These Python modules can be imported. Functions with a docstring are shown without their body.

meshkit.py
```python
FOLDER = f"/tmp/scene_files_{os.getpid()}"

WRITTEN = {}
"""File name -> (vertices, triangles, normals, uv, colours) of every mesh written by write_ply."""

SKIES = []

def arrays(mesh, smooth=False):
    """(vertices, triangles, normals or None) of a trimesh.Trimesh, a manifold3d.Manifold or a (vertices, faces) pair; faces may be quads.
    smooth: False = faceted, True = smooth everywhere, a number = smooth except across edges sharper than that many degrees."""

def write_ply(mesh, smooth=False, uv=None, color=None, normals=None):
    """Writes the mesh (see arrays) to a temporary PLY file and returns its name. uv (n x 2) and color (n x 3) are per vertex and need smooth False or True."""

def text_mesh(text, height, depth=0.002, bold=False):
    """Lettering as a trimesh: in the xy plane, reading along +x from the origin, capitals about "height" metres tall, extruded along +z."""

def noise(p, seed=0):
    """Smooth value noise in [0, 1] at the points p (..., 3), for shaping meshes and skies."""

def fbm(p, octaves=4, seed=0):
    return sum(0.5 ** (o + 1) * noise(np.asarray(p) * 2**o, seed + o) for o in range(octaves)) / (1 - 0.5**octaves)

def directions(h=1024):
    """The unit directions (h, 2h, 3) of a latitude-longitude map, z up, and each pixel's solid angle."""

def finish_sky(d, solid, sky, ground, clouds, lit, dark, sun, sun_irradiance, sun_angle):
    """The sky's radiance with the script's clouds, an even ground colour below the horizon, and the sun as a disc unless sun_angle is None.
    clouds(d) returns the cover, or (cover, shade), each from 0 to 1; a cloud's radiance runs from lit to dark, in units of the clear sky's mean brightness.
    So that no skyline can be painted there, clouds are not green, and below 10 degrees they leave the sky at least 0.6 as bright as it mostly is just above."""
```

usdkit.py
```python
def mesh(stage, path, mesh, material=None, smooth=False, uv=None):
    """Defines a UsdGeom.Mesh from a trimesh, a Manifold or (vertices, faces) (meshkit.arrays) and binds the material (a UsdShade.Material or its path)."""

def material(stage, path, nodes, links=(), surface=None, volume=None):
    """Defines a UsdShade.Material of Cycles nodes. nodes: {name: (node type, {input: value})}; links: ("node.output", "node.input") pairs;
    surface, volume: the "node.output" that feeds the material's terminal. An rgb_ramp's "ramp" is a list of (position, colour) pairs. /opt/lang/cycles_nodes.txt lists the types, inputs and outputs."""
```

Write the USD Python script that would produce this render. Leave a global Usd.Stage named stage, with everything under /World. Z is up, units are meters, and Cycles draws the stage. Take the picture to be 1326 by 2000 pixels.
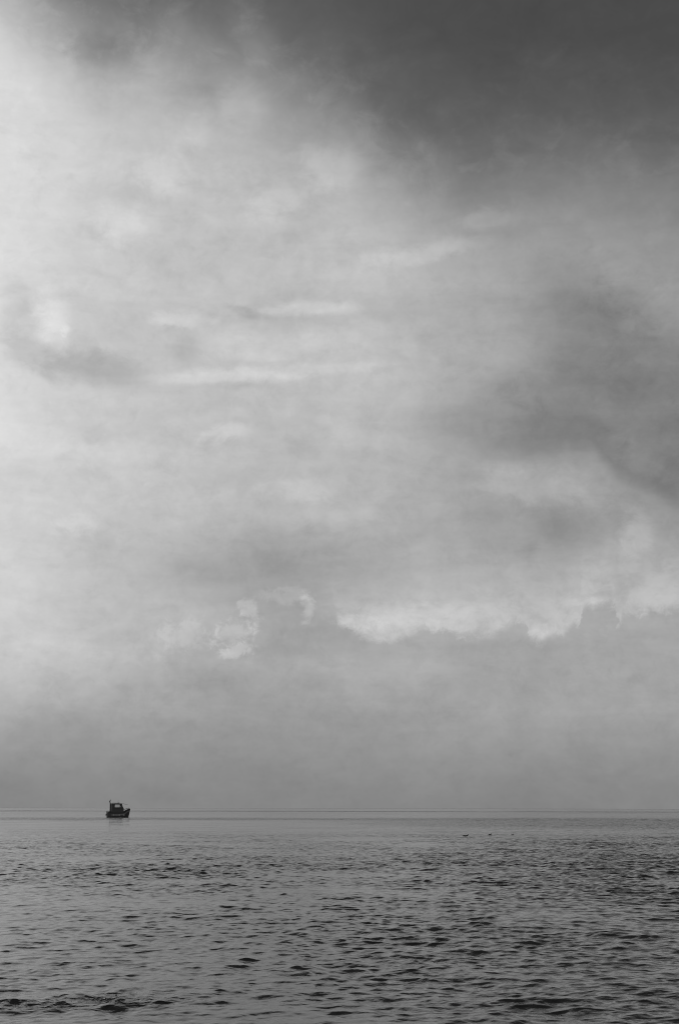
import math
import numpy as np
import trimesh
import manifold3d as m3
import usdkit
import meshkit
from scipy.ndimage import map_coordinates, gaussian_filter
from pxr import Usd, UsdGeom, UsdLux, UsdShade, Gf, Sdf, Vt

stage = Usd.Stage.CreateInMemory()
UsdGeom.SetStageUpAxis(stage, UsdGeom.Tokens.z)
UsdGeom.SetStageMetersPerUnit(stage, 1.0)
UsdGeom.Xform.Define(stage, '/World')
UsdGeom.Scope.Define(stage, '/World/Looks')

# ------------------------------------------------------------------ camera
EYE = 3.0                       # eye height above the sea, a person on a low shore
PITCH = 11.795                   # degrees upward
ROLL = 0.11                     # degrees; the horizon falls a little to the right
FPX, PW, PH = 2762.0, 1326.0, 2000.0
cam = UsdGeom.Camera.Define(stage, '/World/camera')
cam.CreateHorizontalApertureAttr(24.0)
cam.CreateVerticalApertureAttr(24.0 * PH / PW)
cam.CreateFocalLengthAttr(24.0 * FPX / PW)
cam.CreateClippingRangeAttr(Gf.Vec2f(0.1, 60000))
cam.CreateExposureAttr(0.0)
cam.AddTranslateOp().Set(Gf.Vec3d(0, 0, EYE))
cam.AddRotateXOp().Set(90.0 + PITCH)
cam.AddRotateZOp().Set(ROLL)

SUN_AZ, SUN_EL = -52.0, 40.0    # behind cloud, upper left of the view
sun = UsdLux.DistantLight.Define(stage, '/World/sun')
sun.CreateIntensityAttr(0.16)
sun.CreateAngleAttr(14.0)
sun.CreateNormalizeAttr(True)
sun.CreateColorAttr(Gf.Vec3f(1, 1, 1))
_s = np.array([math.sin(math.radians(SUN_AZ)) * math.cos(math.radians(SUN_EL)),
               math.cos(math.radians(SUN_AZ)) * math.cos(math.radians(SUN_EL)), math.sin(math.radians(SUN_EL))])
_x = np.cross([0, 0, 1.0], _s); _x /= np.linalg.norm(_x); _y = np.cross(_s, _x)
sun.AddTransformOp().Set(Gf.Matrix4d(*_x, 0, *_y, 0, *_s, 0, 0, 0, 0, 1))


def ray(px, py):
    """Direction of a point of the view, as a unit vector."""
    x, y = (px - PW / 2) / FPX, (PH / 2 - py) / FPX
    p, q = math.radians(PITCH), math.radians(ROLL)
    x, y = x * math.cos(q) - y * math.sin(q), x * math.sin(q) + y * math.cos(q)
    d = np.array([x, math.cos(p) - y * math.sin(p), math.sin(p) + y * math.cos(p)])
    return d / np.linalg.norm(d)


def azel(px, py):
    d = ray(px, py)
    return math.degrees(math.atan2(d[0], d[1])), math.degrees(math.asin(d[2]))


# ------------------------------------------------------------------ sky: single scattering under broken cloud
class G:
    """A small expression builder for shader nodes."""
    def __init__(self):
        self.nodes, self.links, self.n = {}, [], 0

    def node(self, kind, out, inputs=None, **linked):
        self.n += 1
        name, plain = f'{kind}_{self.n}', dict(inputs or {})
        for k, v in linked.items():
            if isinstance(v, V):
                self.links.append((v.o, f'{name}.{k}'))
            else:
                plain[k] = v
        self.nodes[name] = (kind, plain)
        return V(self, f'{name}.{out}')

    def m(self, op, a, b=0.0, c=0.0):
        return self.node('math', 'value', {'math_type': op}, value1=a, value2=b, value3=c)

    def smooth(self, v, a, b, lo=0.0, hi=1.0):
        return self.node('map_range', 'result', {'range_type': 'smoothstep', 'from_min': a, 'from_max': b, 'to_min': lo, 'to_max': hi, 'clamp': True}, value=v)

    def lin(self, v, a, b, lo=0.0, hi=1.0):
        return self.node('map_range', 'result', {'range_type': 'linear', 'from_min': a, 'from_max': b, 'to_min': lo, 'to_max': hi, 'clamp': True}, value=v)

    def curve(self, v, pts, soft=True):
        """Piecewise-linear function of v through pts."""
        pts = sorted(pts)
        a, b = pts[0][0], pts[-1][0]
        lo, hi = min(p[1] for p in pts), max(p[1] for p in pts)
        xs = np.linspace(a, b, 256)
        ys = np.interp(xs, [p[0] for p in pts], [p[1] for p in pts])
        ys = np.convolve(np.pad(ys, 3, 'edge'), np.array([1, 2, 3, 4, 3, 2, 1]) / 16, 'valid') if soft else ys
        t = self.lin(v, a, b)
        r = self.node('rgb_ramp', 'color', {'ramp': [((x - a) / (b - a), (((y - lo) / (hi - lo)),) * 3) for x, y in zip(xs, ys)]}, fac=t)
        f = self.node('rgb_to_bw', 'val', color=r)
        return f * (hi - lo) + lo


class V:
    def __init__(self, g, o): self.g, self.o = g, o
    def __add__(self, b): return self.g.m('add', self, b)
    def __radd__(self, b): return self.g.m('add', b, self)
    def __sub__(self, b): return self.g.m('subtract', self, b)
    def __rsub__(self, b): return self.g.m('subtract', b, self)
    def __mul__(self, b): return self.g.m('multiply', self, b)
    def __rmul__(self, b): return self.g.m('multiply', b, self)


def build_sky():
    g = G()
    d = g.node('texture_coordinate', 'generated')
    sep = g.node('separate_xyz', 'x', vector=d).o.split('.')[0]
    dx, dy, dz = (V(g, f'{sep}.{c}') for c in 'xyz')
    az = g.m('arctan2', dx, dy) * (180 / math.pi)
    el = g.m('arcsine', dz) * (180 / math.pi)

    def noise(scale, stretch=1.0, detail=6.0, rough=0.55, seed=0.0, dist=0.0):
        v = g.node('mapping', 'vector', {'mapping_type': 'point', 'scale': (1, 1, stretch), 'location': (seed, seed * 1.7, -seed)}, vector=d)
        return g.node('noise_texture', 'fac', {'dimensions': '3D', 'type': 'fBM', 'use_normalize': True, 'scale': scale, 'detail': detail, 'roughness': rough, 'distortion': dist}, vector=v) - 0.5

    def billow(n):
        """Rounded lumps with sharp creases, as on the flanks of a cumulus; about zero on average."""
        return g.m('absolute', n) - .075

    big = noise(4.5, 1.5, 4, 0.5, 1.3)
    mid = noise(11.0, 1.7, 8, 0.58, 4.1, .3)
    mid2 = noise(11.0, 1.3, 8, 0.58, 9.7, .3)
    fine = noise(38.0, 1.4, 8, 0.65, 2.9, .4)
    fine2 = noise(46.0, 1.3, 8, 0.65, 6.6, .4)
    nz = noise(90.0, 1.1, 8, 0.68, 5.5, .4)
    lumps = billow(noise(16.0, 1.5, 7, .55, 7.7, .5)) * 1.0 + billow(fine2) * .55
    streaks = noise(9.0, 5.0, 7, .6, 3.3, .3)
    wu = mid * 4.5 + fine * 2.4           # wandering of the cloud outlines, in degrees
    wv = mid2 * 3.2 + fine2 * 2.2
    T = g.curve(el, [(-4, .50), (0, .505), (1.0, .525), (2.5, .565), (4, .605), (5.5, .645), (7.5, .67), (10, .69), (14, .72), (18, .73), (24, .725), (32, .69), (60, .55), (90, .46)])
    # the sun stands behind thin cloud to the left
    side = g.smooth(az + wu * 1.3 + big * 14, -2.0, -17.0) * g.smooth(el + wv * .5, 0.0, 8.0)
    T = T + side * 0.10
    glow = g.smooth(az + wu * .8 + big * 6, -10.0, -16.5) * g.smooth(el, 2.0, 9.0)
    T = T + glow * 0.045
    # towards the right the cover is thicker
    T = T - g.smooth(az + wu * .8, -.5, 9.5) * .105 * g.smooth(el, 7., 12.) - g.smooth(az + wu * .7, 1.5, 12.5) * .02 * g.smooth(el, 3., 8.)
    # the whole sky's mottling
    high = g.smooth(el, -1.0, 6.0, .35, 1.0)
    T = T + (big * 0.12 + mid * 0.08 + mid2 * .05 + fine * 0.08 + fine2 * .06 + streaks * .11 - lumps * .13 + nz * .07) * high

    # the dark storm cloud above and to the right
    edge = [azel(x, y) for x, y in [(-400, -420), (-200, -230), (0, -60), (120, 30), (200, 90), (360, 118), (500, 150), (575, 210), (663, 245), (740, 310), (813, 345), (900, 385), (963, 395), (1040, 370), (1113, 355), (1200, 365), (1326, 385), (1500, 380)]]
    lim = g.curve(az + wu * .5, edge)
    over = el + wv * .75 - lumps * 3.6 - lim
    storm = g.smooth(over, -3.4, 3.2)
    deep = g.smooth(over, 0.0, 6.5)
    T = T * (1 - storm * .93) + (storm * (.93 * .405) + fine * .05 * storm)
    T = T - deep * .125

    # a grey shelf on the right with a ragged lower edge
    shelf = [azel(x, y) for x, y in [(760, 840), (860, 870), (943, 888), (1038, 900), (1110, 888), (1163, 895), (1203, 940), (1263, 968), (1326, 1000), (1480, 1040)]]
    low = el + wv * .30 - lumps * 1.5 - g.curve(az + wu * .25, shelf)
    a_in = g.smooth(az + wu * .6, azel(790, 900)[0], azel(1150, 900)[0])
    T = T - g.smooth(low, -.25, .7) * g.smooth(low, 4.8, 1.2) * a_in * .10
    a_up = g.smooth(az + wu * .4 - lumps * 3, azel(960, 600)[0], azel(1180, 600)[0])
    T = T - g.smooth(low, 1.8, 4.5) * g.smooth(low, 9.0, 6.0) * a_up * .10

    shred = nz * 2.0 + fine * 1.3 - lumps * 1.0
    torn = mid * .9 + fine * 1.5 - lumps * 1.2

    def blob(cx, cy, rx, ry, amp, rot=0.0, warp=.4, tear=.6):
        nonlocal T
        a0, e0 = azel(cx, cy)
        k = 180 / math.pi / FPX
        u, v = (az + wu * warp) - a0, (el + wv * warp) - e0
        c, s = math.cos(math.radians(rot)), math.sin(math.radians(rot))
        U = u * (c / (rx * k)) + v * (s / (rx * k))
        W = v * (c / (ry * k)) - u * (s / (ry * k))
        q = g.m('exponent', (U * U + W * W) * -.9)
        if tear > .7:
            q = g.smooth(q + shred * tear, .25, .95) * g.smooth(q, .02, .35)
        elif tear:
            q = g.smooth(q + torn * tear, .12, .95) * g.smooth(q, .02, .3)
        T = T + q * amp

    for b in BLOBS:
        blob(*b)

    # the bank of far cumulus: darker cloud tops against a bright gap
    tops = [azel(x, y) for x, y in [(600, 1205), (640, 1208), (663, 1220), (683, 1230), (713, 1245), (763, 1252), (800, 1238), (830, 1224), (888, 1242), (943, 1241), (983, 1232), (1008, 1213), (1023, 1220), (1033, 1249), (1063, 1254), (1070, 1242), (1103, 1237), (1123, 1217), (1137, 1219), (1141, 1188), (1173, 1182), (1193, 1186), (1203, 1195), (1208, 1226), (1215, 1199), (1253, 1200), (1298, 1194), (1326, 1190), (1400, 1196)]]
    lim2 = g.curve(az + nz * .9 + fine * .3, tops, False)
    above = (el + nz * .9 + billow(fine2) * 1.1) - lim2
    gate = g.smooth(az + wu * .15, azel(610, 1250)[0], azel(665, 1250)[0])
    crisp = g.smooth(above, -.24, .22)
    gap = crisp * g.smooth(above, 2.6 , .1) * gate
    T = T + gap * g.smooth(torn + nz, -.35, .25, .008, .044)
    T = T + crisp * g.smooth(above + wv * .5, 5.5, .3) * g.smooth(az + wu * .4, azel(560, 1250)[0], azel(800, 1250)[0]) * .024
    bank = (1 - crisp) * g.smooth(above, -2.5, -.05) * gate
    T = T - bank * g.smooth(torn, -.3, .3, .012, .036)

    T = g.m('maximum', T, 0.05)
    lum = g.m('power', T, 2.2) * 10.0
    clear = g.node('sky_texture', 'color', {'sky_type': 'single_scattering', 'sun_disc': False, 'sun_elevation': math.radians(SUN_EL), 'sun_rotation': math.radians(SUN_AZ), 'aerosol_density': 2.0}, )
    grey = g.node('rgb_to_bw', 'val', color=clear)
    cover = g.smooth(big + mid * .5, -.4, .1, .90, .98)
    val = grey * (1 - cover) + lum * cover
    col = g.node('combine_color', 'color', {'color_type': 'rgb'}, r=val, g=val, b=val)
    bg = g.node('background_shader', 'background', {'strength': 0.1}, color=col)
    return usdkit.material(stage, '/World/Looks/overcast_sky', g.nodes, g.links, surface=bg.o)


# (x, y) in the view, half widths, how much lighter or darker, tilt, wander
BLOBS = [
    # lighter wisps along the edge of the storm
    (475, 200, 60, 45, .05), (385, 240, 40, 50, .03, -25), (380, 185, 60, 34, -.025), (640, 330, 70, 50, .06), (540, 395, 60, 30, .04), (320, 345, 60, 40, .04), (220, 440, 80, 36, .05),
    (840, 490, 110, 20, .05, 6), (950, 432, 60, 22, .05), (200, 95, 70, 30, -.05),
    # the bright puff on the left and the grey round it
    (105, 630, 45, 50, .08), (127, 655, 16, 16, .05), (40, 620, 36, 60, -.05), (190, 722, 110, 36, -.10, -5), (60, 690, 70, 34, -.07, -18), (300, 640, 120, 60, -.03), (365, 686, 34, 30, -.045),
    # thin bright streaks in the middle
    (600, 603, 100, 14, .08, 2, .25, .4), (478, 606, 34, 11, -.05, -16, .2, .4), (360, 622, 60, 18, .06, 0, .3), (430, 738, 150, 15, .07, 3, .25, .4), (600, 722, 170, 14, .04, 3, .3, .4), (540, 670, 150, 30, .03, 3), (960, 820, 150, 70, -.045, -6, .6, .4),
    # wider lights and greys of the middle
    (440, 850, 55, 16, .06, 14, .3), (580, 950, 90, 30, .03), (150, 1030, 40, 24, .05), (250, 900, 140, 50, .02), (1060, 950, 120, 36, .05, -8), (1250, 1035, 32, 46, .07, 0, .3), (1110, 1040, 60, 36, -.035),
    # the grey veil low in the middle
    (530, 1105, 230, 80, -.075, 0, .5, .3), (520, 1230, 150, 60, -.05, 0, .4, .3),
    # torn bright scraps
    (430, 1236, 120, 60, .03, 0, .4, .4), (462, 1273, 40, 15, .075, 0, .4, 1.1), (482, 1198, 18, 30, .07, 22, .4, 1.1), (445, 1232, 46, 28, .05, 20, .4, 1.2), (375, 1244, 50, 34, .035, 0, .4, 1.2), (592, 1190, 17, 28, .075, 6, .35, 1.0), (560, 1170, 46, 16, .04, 4, .35, 1.1),
    (700, 1212, 60, 16, .05, -10, .2, .8), (1050, 1236, 42, 18, .035, 0, .15, .6), (1160, 1172, 40, 9, .05, 3, .15, .6), (850, 1190, 120, 22, .025),
    # the light low down on the left
    (0, 1300, 260, 100, .04, 0, .5, .3),
]
dome = UsdLux.DomeLight.Define(stage, '/World/sky')
dome.CreateIntensityAttr(1.0)
UsdShade.MaterialBindingAPI.Apply(dome.GetPrim()).Bind(build_sky())
dome.GetPrim().SetCustomDataByKey('kind', 'structure')
dome.GetPrim().SetCustomDataByKey('label', 'grey overcast sky with a dark storm cloud at upper right')


# ------------------------------------------------------------------ helpers
def tag(prim, label=None, category=None, group=None, kind=None):
    for k, v in (('label', label), ('category', category), ('group', group), ('kind', kind)):
        if v:
            prim.SetCustomDataByKey(k, v)
    return prim


def smoothstep(x, a, b):
    t = np.clip((x - a) / (b - a), 0, 1)
    return t * t * (3 - 2 * t)


def at_water(px, py):
    d = ray(px, py)
    t = -EYE / d[2]
    return np.array([d[0] * t, d[1] * t])


EARTH = 6.371e6

# ------------------------------------------------------------------ sea: wind ripples on a low swell, as a displaced sheet out to the horizon
def wave_bands(size, n, bands, heading, spread, seed, chop):
    """Tileable fields (dx, dy, dz) for wave lengths in bands of [(short, long, rms slope)]."""
    r = np.random.default_rng(seed)
    k1 = np.fft.fftfreq(n, size / n) * 2 * np.pi
    kx, ky = np.meshgrid(k1, k1, indexing='ij')
    k = np.hypot(kx, ky); k[0, 0] = 1e-9
    c = (kx * math.cos(heading) + ky * math.sin(heading)) / k
    direc = np.where(c > 0, np.abs(c) ** spread, 0) + .10
    z0 = (r.normal(size=(n, n)) + 1j * r.normal(size=(n, n)))
    out = []
    for lo, hi, slope in bands:
        lam = 2 * np.pi / k
        win = np.where((lam >= lo) & (lam < hi), 1.0, 0.0) * np.sqrt(direc) * k ** -2.0
        h = z0 * win
        sl = np.fft.ifft2(1j * kx * h).real ** 2 + np.fft.ifft2(1j * ky * h).real ** 2
        h *= slope / math.sqrt(sl.mean() + 1e-30)
        dz = np.fft.ifft2(h).real
        dx = -np.fft.ifft2(-1j * kx / k * h).real * chop
        dy = -np.fft.ifft2(-1j * ky / k * h).real * chop
        out.append((lo, np.stack([dx, dy, dz]).astype(np.float32)))
    return out


def build_sea():
    # rings: fine steps where the view resolves the ripples, coarser beyond
    def grow(a, b, f):
        n = max(2, int(math.log(b / a) / f))
        return list(np.geomspace(a, b, n, endpoint=False))
    radii = np.array(grow(1.5, 16.5, .04) + grow(16.5, 130, .0013) + grow(130, 420, .0021) + grow(420, 900, .005) + grow(900, 9500, .012) + [9500.0])
    fine_a = np.arange(-15.6, 15.6001, .078)
    coarse_a = np.arange(20.0, 341.0, 6.0)
    ang = np.radians(np.concatenate([fine_a, coarse_a]))
    n_fine = len(fine_a)
    R, A = np.meshgrid(radii, ang, indexing='ij')
    X, Y = R * np.sin(A), R * np.cos(A)
    dr = np.gradient(radii)[:, None] * np.ones_like(A)
    da = np.where(np.arange(len(ang)) < n_fine, math.radians(.078), math.radians(6.0))[None] * R
    cell = np.maximum(dr, da)

    # where the wind touches the water: more on the right, smooth in the middle distance, bands far out
    az = np.degrees(A); az = np.where(az > 180, az - 360, az)
    P = np.stack([X / 60, Y / 60, 0 * X], -1)
    patch = meshkit.fbm(P.reshape(-1, 3), 3, 11).reshape(X.shape)
    patch2 = meshkit.fbm((P * 9.0).reshape(-1, 3), 3, 5).reshape(X.shape)
    right = smoothstep(az, -4, 12)
    wind = .82 + .6 * (patch - .5) + 1.1 * (patch2 - .5) + .24 * right
    lr = np.log(np.maximum(R, 1.0)) + .10 * (patch - .5) + .05 * (patch2 - .5)
    calm = smoothstep(lr, math.log(135), math.log(205))
    wind *= (1 - .35 * calm) * (1 + .30 * smoothstep(lr, math.log(36), math.log(70)) * (1 - smoothstep(lr, math.log(140), math.log(215))))
    wind *= 1 - .17 * (1 - smoothstep(lr, math.log(24), math.log(40)))

    def lane(near, far, amount, soft=.05):
        return amount * smoothstep(lr, math.log(near) - soft, math.log(near) + soft) * (1 - smoothstep(lr, math.log(far) - soft, math.log(far) + soft))
    broken = np.clip(.9 + 2.2 * (meshkit.fbm(np.stack([X / 55, Y / 260, 0 * X], -1).reshape(-1, 3), 3, 21).reshape(X.shape) - .5), .1, 1.6)
    wind = wind + lane(225, 395, 2.0, .2) * right + lane(335, 405, 1.6, .05) * broken + lane(930, 1100, 2.6) * broken + lane(3200, 9400, 3.8) * broken
    gust = np.zeros_like(X)
    for (px, py, wid, dep, gain) in GUSTS:
        hx, hy = at_water(px, py)
        gust = gust + gain * np.exp(-((X - hx) / wid) ** 2 - ((Y - hy) / dep) ** 2)
    wind = np.clip(wind, .15, 4.5)
    ruffle = (wind + gust * 1.3) * (.5 + .9 * smoothstep(np.log(R), math.log(60), math.log(180)))      # the ripples too small for the mesh

    dx, dy, dz = (np.zeros_like(X) for _ in range(3))
    sheets = [
        (wave_bands(21.7, 1024, SHORT, math.radians(-78), 2.0, 3, .9), 21.7, 0.0),
        (wave_bands(33.1, 1024, SHORT2, math.radians(-112), 2.0, 4, .9), 33.1, .31),
        (wave_bands(147.0, 1024, LONG, math.radians(-95), 4.0, 8, .8), 147.0, -.2),
    ]
    for bands, size, rot in sheets:
        c, s = math.cos(rot), math.sin(rot)
        u, v = (X * c + Y * s) / size, (-X * s + Y * c) / size
        for lo, f in bands:
            w = smoothstep(lo / cell, 1.0, 2.4)
            use = w > 0
            if not use.any():
                continue
            n = f.shape[1]
            co = np.stack([(u[use] % 1) * n, (v[use] % 1) * n])
            gx, gy, gz = (map_coordinates(q, co, order=1, mode='grid-wrap') for q in f)
            amp = (w * ((wind + gust * (.8 if lo < .3 else .25)) if lo < 3 else np.ones_like(wind)))[use]
            dx[use] += amp * (gx * c - gy * s)
            dy[use] += amp * (gx * s + gy * c)
            dz[use] += amp * gz
    # a few single low humps that stand out of the ripples
    for (px, py, wid, dep, hgt, rot) in HUMPS:
        hx, hy = at_water(px, py)
        c, s = math.cos(rot), math.sin(rot)
        U, W = (X - hx) * c + (Y - hy) * s, -(X - hx) * s + (Y - hy) * c
        dz += hgt * np.exp(-(U / wid) ** 2 - (W / dep) ** 2)
    Z = dz - R ** 2 / (2 * EARTH)
    X, Y = X + dx, Y + dy
    nr, na = X.shape
    pts = np.stack([X, Y, Z], -1)
    # normals from neighbours; the ring closes on itself
    ea = np.empty_like(pts)
    ea[:, 1:-1] = pts[:, 2:] - pts[:, :-2]
    ea[:, 0] = pts[:, 1] - pts[:, -1]
    ea[:, -1] = pts[:, 0] - pts[:, -2]
    er = np.gradient(pts, axis=0)
    nrm = np.cross(ea, er)
    nrm /= np.linalg.norm(nrm, axis=-1, keepdims=True) + 1e-12
    nrm[nrm[..., 2] < 0] *= -1
    i, j = np.meshgrid(np.arange(nr - 1), np.arange(na), indexing='ij')
    jn = (j + 1) % na
    quads = np.stack([i * na + j, i * na + jn, (i + 1) * na + jn, (i + 1) * na + j], -1).reshape(-1, 4)
    pts = pts.reshape(-1, 3)
    centre = len(pts)
    pts = np.vstack([pts, [[0, 0, 0]]])
    nrm = np.vstack([nrm.reshape(-1, 3), [[0, 0, 1]]])
    jj = np.arange(na)
    fan = np.stack([np.full(na, centre), (jj + 1) % na, jj], -1)
    ripple = np.concatenate([ruffle.reshape(-1), [1.0]])
    mesh = UsdGeom.Mesh.Define(stage, '/World/sea')
    mesh.CreatePointsAttr(Vt.Vec3fArray.FromNumpy(pts.astype(np.float32)))
    mesh.CreateFaceVertexCountsAttr(Vt.IntArray.FromNumpy(np.concatenate([np.full(len(quads), 4), np.full(na, 3)]).astype(np.int32)))
    mesh.CreateFaceVertexIndicesAttr(Vt.IntArray.FromNumpy(np.concatenate([quads.ravel(), fan.ravel()]).astype(np.int32)))
    mesh.CreateSubdivisionSchemeAttr('none')
    mesh.CreateNormalsAttr(Vt.Vec3fArray.FromNumpy(nrm.astype(np.float32)))
    mesh.SetNormalsInterpolation('vertex')
    UsdGeom.PrimvarsAPI(mesh).CreatePrimvar('ripple', Sdf.ValueTypeNames.FloatArray, 'vertex').Set(Vt.FloatArray.FromNumpy(ripple.astype(np.float32)))
    UsdShade.MaterialBindingAPI.Apply(mesh.GetPrim()).Bind(sea_material())
    tag(mesh.GetPrim(), 'grey rippled sea reaching from the shore to the horizon', kind='structure')
    return mesh


def sea_material():
    g = G()
    pos = g.node('geometry', 'position')
    ripple = g.node('attribute', 'fac', {'attribute': 'ripple'})
    def n(scale, detail, sx=1.0, sy=1.0, loc=0.0):
        v = g.node('mapping', 'vector', {'mapping_type': 'point', 'scale': (sx, sy, 0.0), 'location': (loc, loc, loc)}, vector=pos)
        return g.node('noise_texture', 'fac', {'dimensions': '3D', 'type': 'fBM', 'use_normalize': True, 'scale': scale, 'detail': detail, 'roughness': .5}, vector=v)
    h = (n(1.4, 2.0, 1, 1.2) * RIPPLE[0] + n(5.0, 3.0, 1, 1.2, 3.3) * RIPPLE[1]) * ripple
    b = g.node('bump', 'normal', {'strength': 1.0, 'distance': 1.0, 'filter_width': .03, 'use_object_space': False}, height=h)
    p = g.node('principled_bsdf', 'BSDF', {'base_color': (.010, .010, .010), 'roughness': .05, 'ior': 1.333, 'specular_ior_level': .5}, normal=b)
    return usdkit.material(stage, '/World/Looks/sea_water', g.nodes, g.links, surface=p.o)


# (shortest, longest wave, rms slope) of each band, metres
SHORT = [(.08, .16, .035), (.16, .32, .058), (.32, .66, .070), (.66, 1.4, .056)]
SHORT2 = [(.09, .2, .03), (.2, .4, .048), (.4, .85, .058), (.85, 1.9, .045)]
LONG = [(2.4, 5.0, .021), (5.0, 12.0, .012)]
RIPPLE = (.125, .042)
HUMPS = [   # x, y in the view, half width, half depth, height, turn
    (215, 1950, .75, .30, .050, .1),
    (40, 1958, .5, .25, .035, -.2),
    (1185, 1829, .75, .30, .10, .05),
    (1290, 1833, .8, .30, .085, -.04),
    (950, 1808, .35, .25, .045, 0),
    (580, 1893, .40, .22, .05, 0),
    (1010, 1957, .5, .22, .045, .05),
]
GUSTS = [   # x, y in the view, half width, half depth, how much rougher
    (70, 1962, 1.1, .7, 1.3),
    (255, 1953, .85, .7, 1.5),
]
build_sea()


# ------------------------------------------------------------------ plain materials
def paint(name, tone, rough=.55, spread=.35, scale=3.0, metal=0.0):
    """A worn paint or metal: tone with patchy wear and a fine unevenness."""
    g = G()
    o = g.node('texture_coordinate', 'object')
    a = g.node('noise_texture', 'fac', {'scale': scale, 'detail': 6.0, 'roughness': .65}, vector=o)
    b = g.node('noise_texture', 'fac', {'scale': scale * 9, 'detail': 3.0, 'roughness': .5}, vector=o)
    f = a * .7 + b * .3
    v = g.lin(f, .3, .7, tone * (1 - spread), tone * (1 + spread))
    col = g.node('combine_color', 'color', {'color_type': 'rgb'}, r=v, g=v, b=v)
    bp = g.node('bump', 'normal', {'strength': .4, 'distance': .004}, height=b)
    r = g.lin(a, .3, .7, rough * .8, min(1, rough * 1.25))
    p = g.node('principled_bsdf', 'BSDF', {'metallic': metal}, base_color=col, roughness=r, normal=bp)
    return usdkit.material(stage, f'/World/Looks/{name}', g.nodes, g.links, surface=p.o)


def pane_material():
    return usdkit.material(stage, '/World/Looks/cabin_glass', {
        't': ('transparent_bsdf', {'color': (.93, .93, .93)}), 'g': ('glossy_bsdf', {'color': (1, 1, 1), 'roughness': .03}),
        'f': ('fresnel', {'IOR': 1.45}), 'm': ('mix_closure', {})},
        [('f.fac', 'm.fac'), ('t.BSDF', 'm.closure1'), ('g.BSDF', 'm.closure2')], surface='m.closure')


M = {
    'hull_paint': paint('dark_hull_paint', .045, .5),
    'strake_paint': paint('grey_strake_paint', .16, .5),
    'cabin_paint': paint('cabin_paint', .035, .5),
    'deck_paint': paint('deck_boards', .10, .7),
    'dark_metal': paint('dark_metal', .03, .45, metal=.3),
    'rubber': paint('black_rubber', .02, .8),
    'light_paint': paint('pale_fender', .35, .6),
    'feather': paint('dark_plumage', .018, .7, scale=30),
    'bill': paint('horn_bill', .09, .5, scale=40),
    'glass': pane_material(),
}


def xform(name, loc, turn=0.0, parent='/World'):
    x = UsdGeom.Xform.Define(stage, f'{parent}/{name}')
    x.AddTranslateOp().Set(Gf.Vec3d(*map(float, loc)))
    x.AddRotateZOp().Set(float(turn))
    return str(x.GetPath())


def numbered(path):
    if not stage.GetPrimAtPath(path):
        return path
    i = 1
    while stage.GetPrimAtPath(f'{path}_{i:03d}'):
        i += 1
    return f'{path}_{i:03d}'


def part(parent, name, mesh, material, smooth=30, label=None):
    path = numbered(f'{parent}/{name}')
    if isinstance(mesh, list):
        mesh = trimesh.util.concatenate(mesh)
    usdkit.mesh(stage, path, mesh, M[material], smooth)
    if label:
        tag(stage.GetPrimAtPath(path), label)
    return path


def box(x0, x1, y0, y1, z0, z1):
    b = trimesh.creation.box([x1 - x0, y1 - y0, z1 - z0])
    b.apply_translation([(x0 + x1) / 2, (y0 + y1) / 2, (z0 + z1) / 2])
    return b


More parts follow.
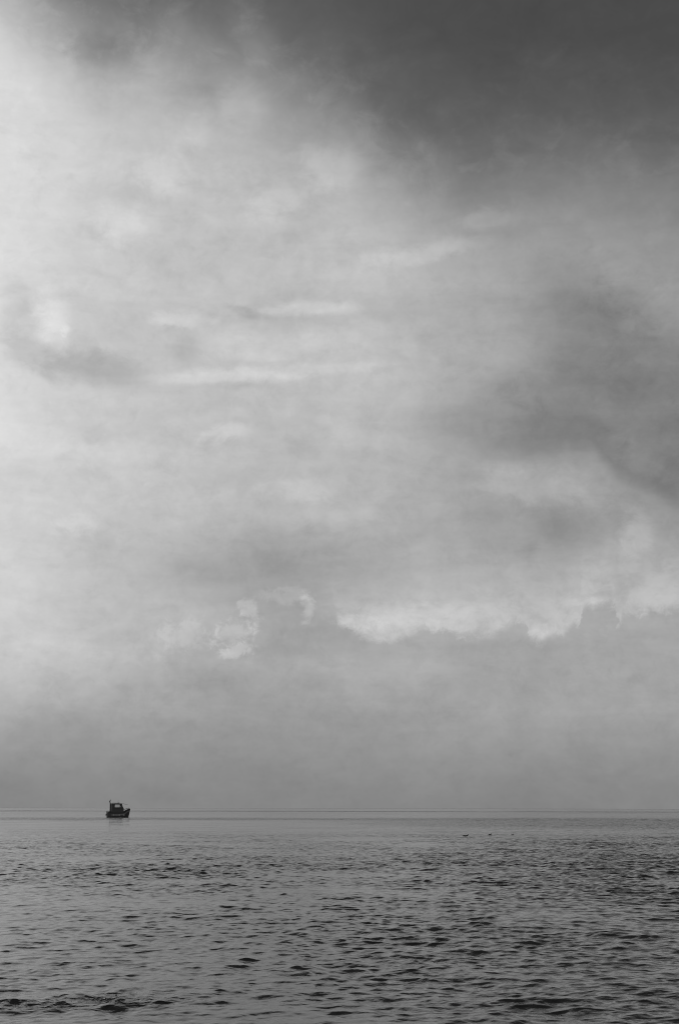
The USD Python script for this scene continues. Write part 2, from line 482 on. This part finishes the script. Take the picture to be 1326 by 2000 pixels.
def rod(points, r, sides=8):
    out = []
    points = [np.array(p, float) for p in points]
    for a, b in zip(points[:-1], points[1:]):
        out.append(trimesh.creation.cylinder(radius=r, segment=[a, b], sections=sides))
    for p in points[1:-1]:
        s = trimesh.creation.icosphere(1, r); s.apply_translation(p); out.append(s)
    return trimesh.util.concatenate(out)


def prism(outline, y0, y1):
    """An outline in x, z drawn out across the boat from y0 to y1."""
    from shapely.geometry import Polygon
    p = outline if hasattr(outline, 'exterior') else Polygon(outline)
    m = trimesh.creation.extrude_polygon(p, y1 - y0)
    v = m.vertices.copy()
    m.vertices = np.stack([v[:, 0], y0 + v[:, 2], v[:, 1]], 1)
    m.fix_normals()
    return m


# ------------------------------------------------------------------ the fishing boat: x forward, y to port, z up from the water line
LEN = 7.1
ST = np.array([0, .25, .9, 1.8, 2.8, 3.8, 4.7, 5.4, 6.0, 6.45, 6.8, 7.1])      # stations at the sheer


def beam(x):
    t = x / LEN
    return 1.25 * np.interp(t, [0, .05, .3, .55, .75, .88, .96, 1], [.86, .90, 1, 1, .84, .52, .22, .03])


def sheer(x):
    return np.interp(x, [0, 1.2, 3.0, 4.8, 5.6, 6.4, 7.1], [1.42, 1.36, 1.34, 1.50, 1.92, 2.44, 2.55])


def hull_section(x, k):
    """Points of one half section from keel to sheer; lower points lie further aft at the raked stem."""
    b, s = beam(x), sheer(x)
    out = []
    for t in np.linspace(0, 1, k):
        z = -.55 + (s + .55) * t
        full = np.interp(t, [0, .12, .3, .55, 1], [.03, .5, .80, .93, 1.0])
        fore = smoothstep(x, 4.2, 7.1)
        full = full * (1 - fore) + fore * np.interp(t, [0, .3, .6, 1], [.02, .22, .55, 1.0])
        rake = smoothstep(x, 5.0, 7.1) * (.62 * (1 - t) ** 1.2)
        aft = (1 - smoothstep(x, 0, .8)) * (-.10) * (1 - t)
        out.append([x - rake - aft, b * full, z])
    return np.array(out)


def build_hull():
    k, secs = 12, []
    xs = np.linspace(0, LEN, 40)
    for x in xs:
        h = hull_section(x, k)
        secs.append(np.vstack([h[::-1] * [1, -1, 1], h[1:]]))      # starboard sheer down to keel and up to port
    g = np.array(secs)
    n, w = g.shape[:2]
    v = g.reshape(-1, 3)
    i, j = np.meshgrid(np.arange(n - 1), np.arange(w - 1), indexing='ij')
    a = i * w + j
    f = np.vstack([np.stack([a, a + 1, a + w + 1], -1).reshape(-1, 3), np.stack([a, a + w + 1, a + w], -1).reshape(-1, 3)])
    c0 = len(v)
    v = np.vstack([v, [[.05, 0, .5]]])
    jj = np.arange(w - 1)
    f = np.vstack([f, np.stack([np.full(w - 1, c0), jj + 1, jj], -1), [[c0, 0, w - 1]]])
    m = trimesh.Trimesh(v, f, process=False)
    m.fix_normals()
    return m


def strip(z_at, r, x0, x1, off=.0, side=1):
    """A rounded strip that runs along the planking."""
    pts = []
    for x in np.linspace(x0, x1, 26):
        h = hull_section(x, 30)
        z = z_at(x)
        px, py = np.interp(z, h[:, 2], h[:, 0]), np.interp(z, h[:, 2], h[:, 1])
        pts.append([px, side * (py + off), z])
    return rod(pts, r, 8)


def ribbon(z0, z1, x0, x1, side):
    """A band of planking that stands 2 cm proud of the hull."""
    rows = []
    for x in np.linspace(x0, x1, 30):
        h = hull_section(x, 30)
        for z, o in ((z0(x), -.02), (z0(x), .022), ((z0(x) + z1(x)) / 2, .022), (z1(x), .022), (z1(x), -.02)):
            rows.append([np.interp(z, h[:, 2], h[:, 0]), side * (np.interp(z, h[:, 2], h[:, 1]) + o), z])
    f = []
    for i in range(29):
        for j in range(4):
            a = i * 5 + j
            f += [[a, a + 1, a + 6], [a, a + 6, a + 5]]
    f = np.array(f)
    return trimesh.Trimesh(np.array(rows), f if side < 0 else f[:, ::-1], process=False)


def build_boat():
    spot = at_water(231.2, 1597.2)
    heading = 18.0
    b = xform('fishing_boat', (*spot, 0), heading)
    tag(stage.GetPrimAtPath(b), 'small dark fishing boat with tall cabin and raised bow far out on the calm sea', 'boat')
    x = stage.GetPrimAtPath(b)
    off = np.array([LEN / 2, 0, 0])

    def put(parent, name, mesh, material, smooth=30, label=None):
        if isinstance(mesh, list):
            mesh = trimesh.util.concatenate(mesh)
        mesh = mesh.copy(); mesh.apply_translation(-off); mesh.apply_scale(.93)
        return part(parent, name, mesh, material, smooth, label)

    hull = put(b, 'hull', build_hull(), 'hull_paint', 40)
    # inner faces of the bulwark and the deck
    xs = np.linspace(.12, 6.5, 24)
    dz = lambda q: np.interp(q, [0, 1.2, 4.8, 6.0, 7.1], [.92, .90, 1.0, 1.45, 1.9])
    dv = np.array([[q, s * (np.interp(dz(q), hull_section(q, 30)[:, 2], hull_section(q, 30)[:, 1]) - .03), dz(q)] for q in xs for s in (-1, 1)])
    df = np.vstack([[[2 * i, 2 * i + 2, 2 * i + 1], [2 * i + 1, 2 * i + 2, 2 * i + 3]] for i in range(len(xs) - 1)])
    put(b, 'deck', trimesh.Trimesh(dv, df, process=False), 'deck_paint', False)
    for s in (-1, 1):
        put(b, 'gunwale', strip(lambda q: sheer(q) - .012, .06, 0, 7.02, 0, s), 'dark_metal', 40)
        put(b, 'rub_rail', strip(lambda q: sheer(q) - .34, .045, .05, 6.9, .015, s), 'rubber', 40)
        put(b, 'strake', ribbon(lambda q: sheer(q) - .86, lambda q: sheer(q) - .40, 1.3, 6.75, s), 'strake_paint', 40)
    put(b, 'stern_gunwale', rod([(0, -1.07, 1.42), (0, 1.07, 1.42)], .06), 'dark_metal', 40)
    # raised after rail with its solid top
    put(b, 'stern_rail', rod([(1.15, -1.12, 1.84), (.05, -1.06, 1.84), (.05, 1.06, 1.84), (1.15, 1.12, 1.84)], .085), 'dark_metal', 40)
    for (px, py) in ((.05, -1.04), (.05, 0), (.05, 1.04), (.6, -1.09), (.6, 1.09), (1.1, -1.12), (1.1, 1.12)):
        put(b, 'rail_post', rod([(px, py, 1.35), (px, py, 1.84)], .04), 'dark_metal', 40)
    put(b, 'stern_locker', box(.35, 1.15, -.75, .75, .9, 1.62), 'cabin_paint', False)
    put(b, 'outboard_bracket', [box(-.38, .02, -.32, .32, .55, .68), box(-.30, -.05, -.18, .18, .68, 1.02)], 'dark_metal', False)
    # wheelhouse: side walls with openings, a raked front, a closed after wall
    from shapely.geometry import Polygon, box as sbox
    W = .95
    side = Polygon([(1.25, .9), (4.95, .98), (4.95, 1.55), (5.0, 2.55), (4.62, 3.20), (4.36, 4.0), (1.25, 4.0)])
    win_a = Polygon([(2.22, 2.98), (3.72, 2.98), (3.72, 3.80), (2.22, 3.80)]).buffer(-.06).buffer(.06)
    win_b = Polygon([(4.0, 3.05), (4.54, 3.05), (4.24, 3.78), (4.0, 3.78)])
    wall = side.difference(win_a).difference(win_b)
    win_p = Polygon([(2.30, 2.98), (4.48, 2.98), (4.22, 3.80), (2.30, 3.80)]).buffer(-.06).buffer(.06)
    far_wall = side.difference(win_p)
    house = [prism(far_wall, W - .05, W), prism(wall, -W, -W + .05),
             box(1.25, 1.31, -W + .05, W - .05, .9, 4.0),
             prism([(4.95, 1.0), (4.95, 1.55), (5.0, 2.55), (4.95, 2.60), (4.90, 1.55), (4.90, 1.0)], -W + .05, W - .05)]
    wh = put(b, 'wheelhouse', house, 'cabin_paint', False)
    put(wh, 'windscreen_post', [prism([(4.98, 2.55), (4.60, 3.2), (4.34, 4.0), (4.26, 4.0), (4.52, 3.2), (4.90, 2.55)], s - .035, s + .035) for s in (-.88,)], 'dark_metal', False)
    put(wh, 'windscreen_post', [prism([(4.98, 2.55), (4.60, 3.2), (4.34, 4.0), (4.26, 4.0), (4.52, 3.2), (4.90, 2.55)], s - .035, s + .035) for s in (.88,)], 'dark_metal', False)
    put(wh, 'windscreen_post', [prism([(4.98, 2.55), (4.60, 3.2), (4.34, 4.0), (4.26, 4.0), (4.52, 3.2), (4.90, 2.55)], s - .035, s + .035) for s in (0,)], 'dark_metal', False)
    for s in (-1, 1):
        y = s * (W - .03)
        put(wh, 'window_pane', prism(win_p if s > 0 else win_a, y - .006, y + .006), 'glass', False)
        if s < 0:
            put(wh, 'quarter_pane', prism(win_b, y - .006, y + .006), 'glass', False)
        for y0, y1 in ((.04, .84),):
            put(wh, 'windscreen_pane', prism([(4.93, 2.6), (4.56, 3.2), (4.31, 3.98), (4.30, 3.98), (4.55, 3.2), (4.92, 2.6)], min(s * y0, s * y1), max(s * y0, s * y1)), 'glass', False)
        put(wh, 'window_frame', prism((win_p if s > 0 else win_a).buffer(.05).difference((win_p if s > 0 else win_a).buffer(-.02)), s * W - .012 if s > 0 else s * W - .02, s * W + .02 if s > 0 else s * W + .012), 'dark_metal', False)
        put(wh, 'lower_hatch', prism(sbox(3.05, 1.6, 3.55, 2.4), s * W - .01, s * W + .015), 'cabin_paint', False)
        put(wh, 'handrail', rod([(1.6, s * (W + .07), 2.72), (4.7, s * (W + .07), 2.72)], .022), 'dark_metal', 40)
    put(wh, 'helm_seat', [box(3.0, 3.35, .1, .55, .95, 2.0), box(2.98, 3.06, .1, .55, 2.0, 2.9)], 'rubber', False)
    put(wh, 'console', box(4.15, 4.75, -.8, .8, .95, 2.75), 'cabin_paint', False)
    roof = m3.Manifold.batch_hull([m3.Manifold.sphere(.07, 12).translate((px, py, pz)) for px, pz in ((1.22, 4.07), (3.0, 4.13), (4.35, 4.05)) for py in (-1.0, 1.0)])
    rm = roof.to_mesh()
    rf = put(b, 'roof', trimesh.Trimesh(rm.vert_properties[:, :3], rm.tri_verts), 'dark_metal', 40)
    put(rf, 'search_light', [trimesh.creation.cylinder(radius=.12, segment=[[3.55, .3, 4.33], [3.75, .3, 4.35]], sections=14), rod([(3.65, .3, 4.15), (3.65, .3, 4.3)], .03)], 'dark_metal', 40)
    put(rf, 'antenna', rod([(3.05, -.3, 4.15), (3.22, -.3, 4.62), (3.42, -.3, 5.0)], .022), 'dark_metal', 40)
    put(rf, 'roof_rack', [rod([(1.7, s, 4.28), (3.4, s, 4.28)], .025) for s in (-.7, .7)] + [rod([(q, s, 4.15), (q, s, 4.28)], .02) for q in (1.7, 2.5, 3.4) for s in (-.7, .7)], 'dark_metal', 40)
    # thin poles that reach forward from the roof
    for y in (-.75, .75):
        put(rf, 'outrigger_pole', rod([(4.1, y, 4.12), (6.3, y * 1.2, 3.82)], .018), 'dark_metal', 40)
    # stout mast behind the cabin, kinked at its head
    put(b, 'mast', [rod([(1.10, .72, .95), (1.10, .72, 4.05), (.90, .72, 4.80)], .15, 12), rod([(.90, .72, 4.80), (1.16, .72, 5.22)], .11, 10), box(.78, 1.04, .60, .84, 4.55, 4.92)], 'dark_metal', 40)
    # bow rail and the gear on the fore deck
    for s in (-1, 1):
        pts = [(q, s * (beam(q) - .05), sheer(q) + h) for q, h in ((4.95, .55), (5.5, .55), (6.1, .45), (6.6, .33), (6.95, .16))]
        put(b, 'bow_rail', rod(pts, .03), 'dark_metal', 40)
        for p in pts[:-1]:
            put(b, 'rail_post', rod([(p[0], p[1], sheer(p[0]) - .02), p], .024), 'dark_metal', 40)
    put(b, 'bow_post', [rod([(6.45, 0, 1.75), (6.45, 0, 2.62)], .09, 10), rod([(6.45, -.35, 2.45), (6.45, .35, 2.45)], .05)], 'dark_metal', 40)
    wn = trimesh.creation.cylinder(radius=.26, segment=[[5.75, -.4, 1.95], [5.75, .4, 1.95]], sections=18)
    put(b, 'net_winch', [wn, box(5.55, 5.95, -.5, -.42, 1.4, 2.15), box(5.55, 5.95, .42, .5, 1.4, 2.15)], 'dark_metal', 40)
    for q in (1.9, 3.6, 5.1):
        f = trimesh.creation.capsule(radius=.10, height=.32, count=[10, 10]); f.apply_translation([q, -(np.interp(.75, hull_section(q, 30)[:, 2], hull_section(q, 30)[:, 1]) + .10), .66])
        put(b, 'fender', f, 'light_paint', 40)


build_boat()


# ------------------------------------------------------------------ birds resting on the water
def chain_mesh(joints, step=.012):
    """One continuous body: hulls of spheres from joint to joint, joined, refined and smoothed."""
    body = None
    for a, b in joints:
        h = m3.Manifold.batch_hull([m3.Manifold.sphere(r, 16).scale(sc).translate(tuple(p)) for p, r, sc in (a, b)])
        body = h if body is None else body + h
    body = body.refine_to_length(step * 2)
    q = body.to_mesh()
    t = trimesh.Trimesh(q.vert_properties[:, :3], q.tri_verts, process=True)
    trimesh.smoothing.filter_taubin(t, iterations=8)
    return t


def build_bird(px, py, length, turn, neck, label):
    s = at_water(px, py + .8)
    b = xform(numbered('/World/water_bird').split('/')[-1], (*s, 0.085), turn)
    k = length / .62
    flat = (1, .85, .62)
    J = dict(tail=((-.29, 0, .075), .022, (1, 1.6, .5)), rump=((-.20, 0, .065), .07, flat), mid=((-.02, 0, .06), .115, flat), breast=((.13, 0, .065), .09, flat),
             base=((.20, 0, .10), .045, (1, 1, 1)), neck=((.225, 0, .10 + .10 * neck), .030, (1, 1, 1)), head=((.25, 0, .13 + .15 * neck), .036, (1.2, .85, .9)))
    order = ['tail', 'rump', 'mid', 'breast', 'base', 'neck', 'head']
    body = chain_mesh([(J[a], J[c]) for a, c in zip(order[:-1], order[1:])])
    body.apply_scale(k)
    part(b, 'body', body, 'feather', 50)
    for sgn in (-1, 1):
        w = m3.Manifold.batch_hull([m3.Manifold.sphere(r, 12).scale((1, .35, .55)).translate(p) for p, r in (((.10, sgn * .085, .09), .05), ((-.10, sgn * .08, .10), .055), ((-.27, sgn * .03, .095), .015))]).to_mesh()
        w = trimesh.Trimesh(w.vert_properties[:, :3], w.tri_verts); w.apply_scale(k)
        part(b, 'wing', w, 'feather', 50)
    bill = trimesh.creation.cone(radius=.014, height=.075, sections=10)
    bill.apply_transform(trimesh.transformations.rotation_matrix(math.pi / 2, [0, 1, 0]))
    bill.apply_translation([J['head'][0][0] + .035, 0, J['head'][0][2] - .004]); bill.apply_scale(k)
    part(b, 'bill', bill, 'bill', 40)
    tag(stage.GetPrimAtPath(b), label, 'bird', 'birds resting on the far water')


build_bird(909, 1635.5, .66, 4, .35, 'long low dark bird on the water, leftmost and nearest of the three')
build_bird(957, 1632.6, .50, 40, .45, 'short dark bird floating upright between the other two birds on the sea')
build_bird(1001, 1632.4, .36, 150, .25, 'smallest and faintest of the dark birds, floating furthest right')
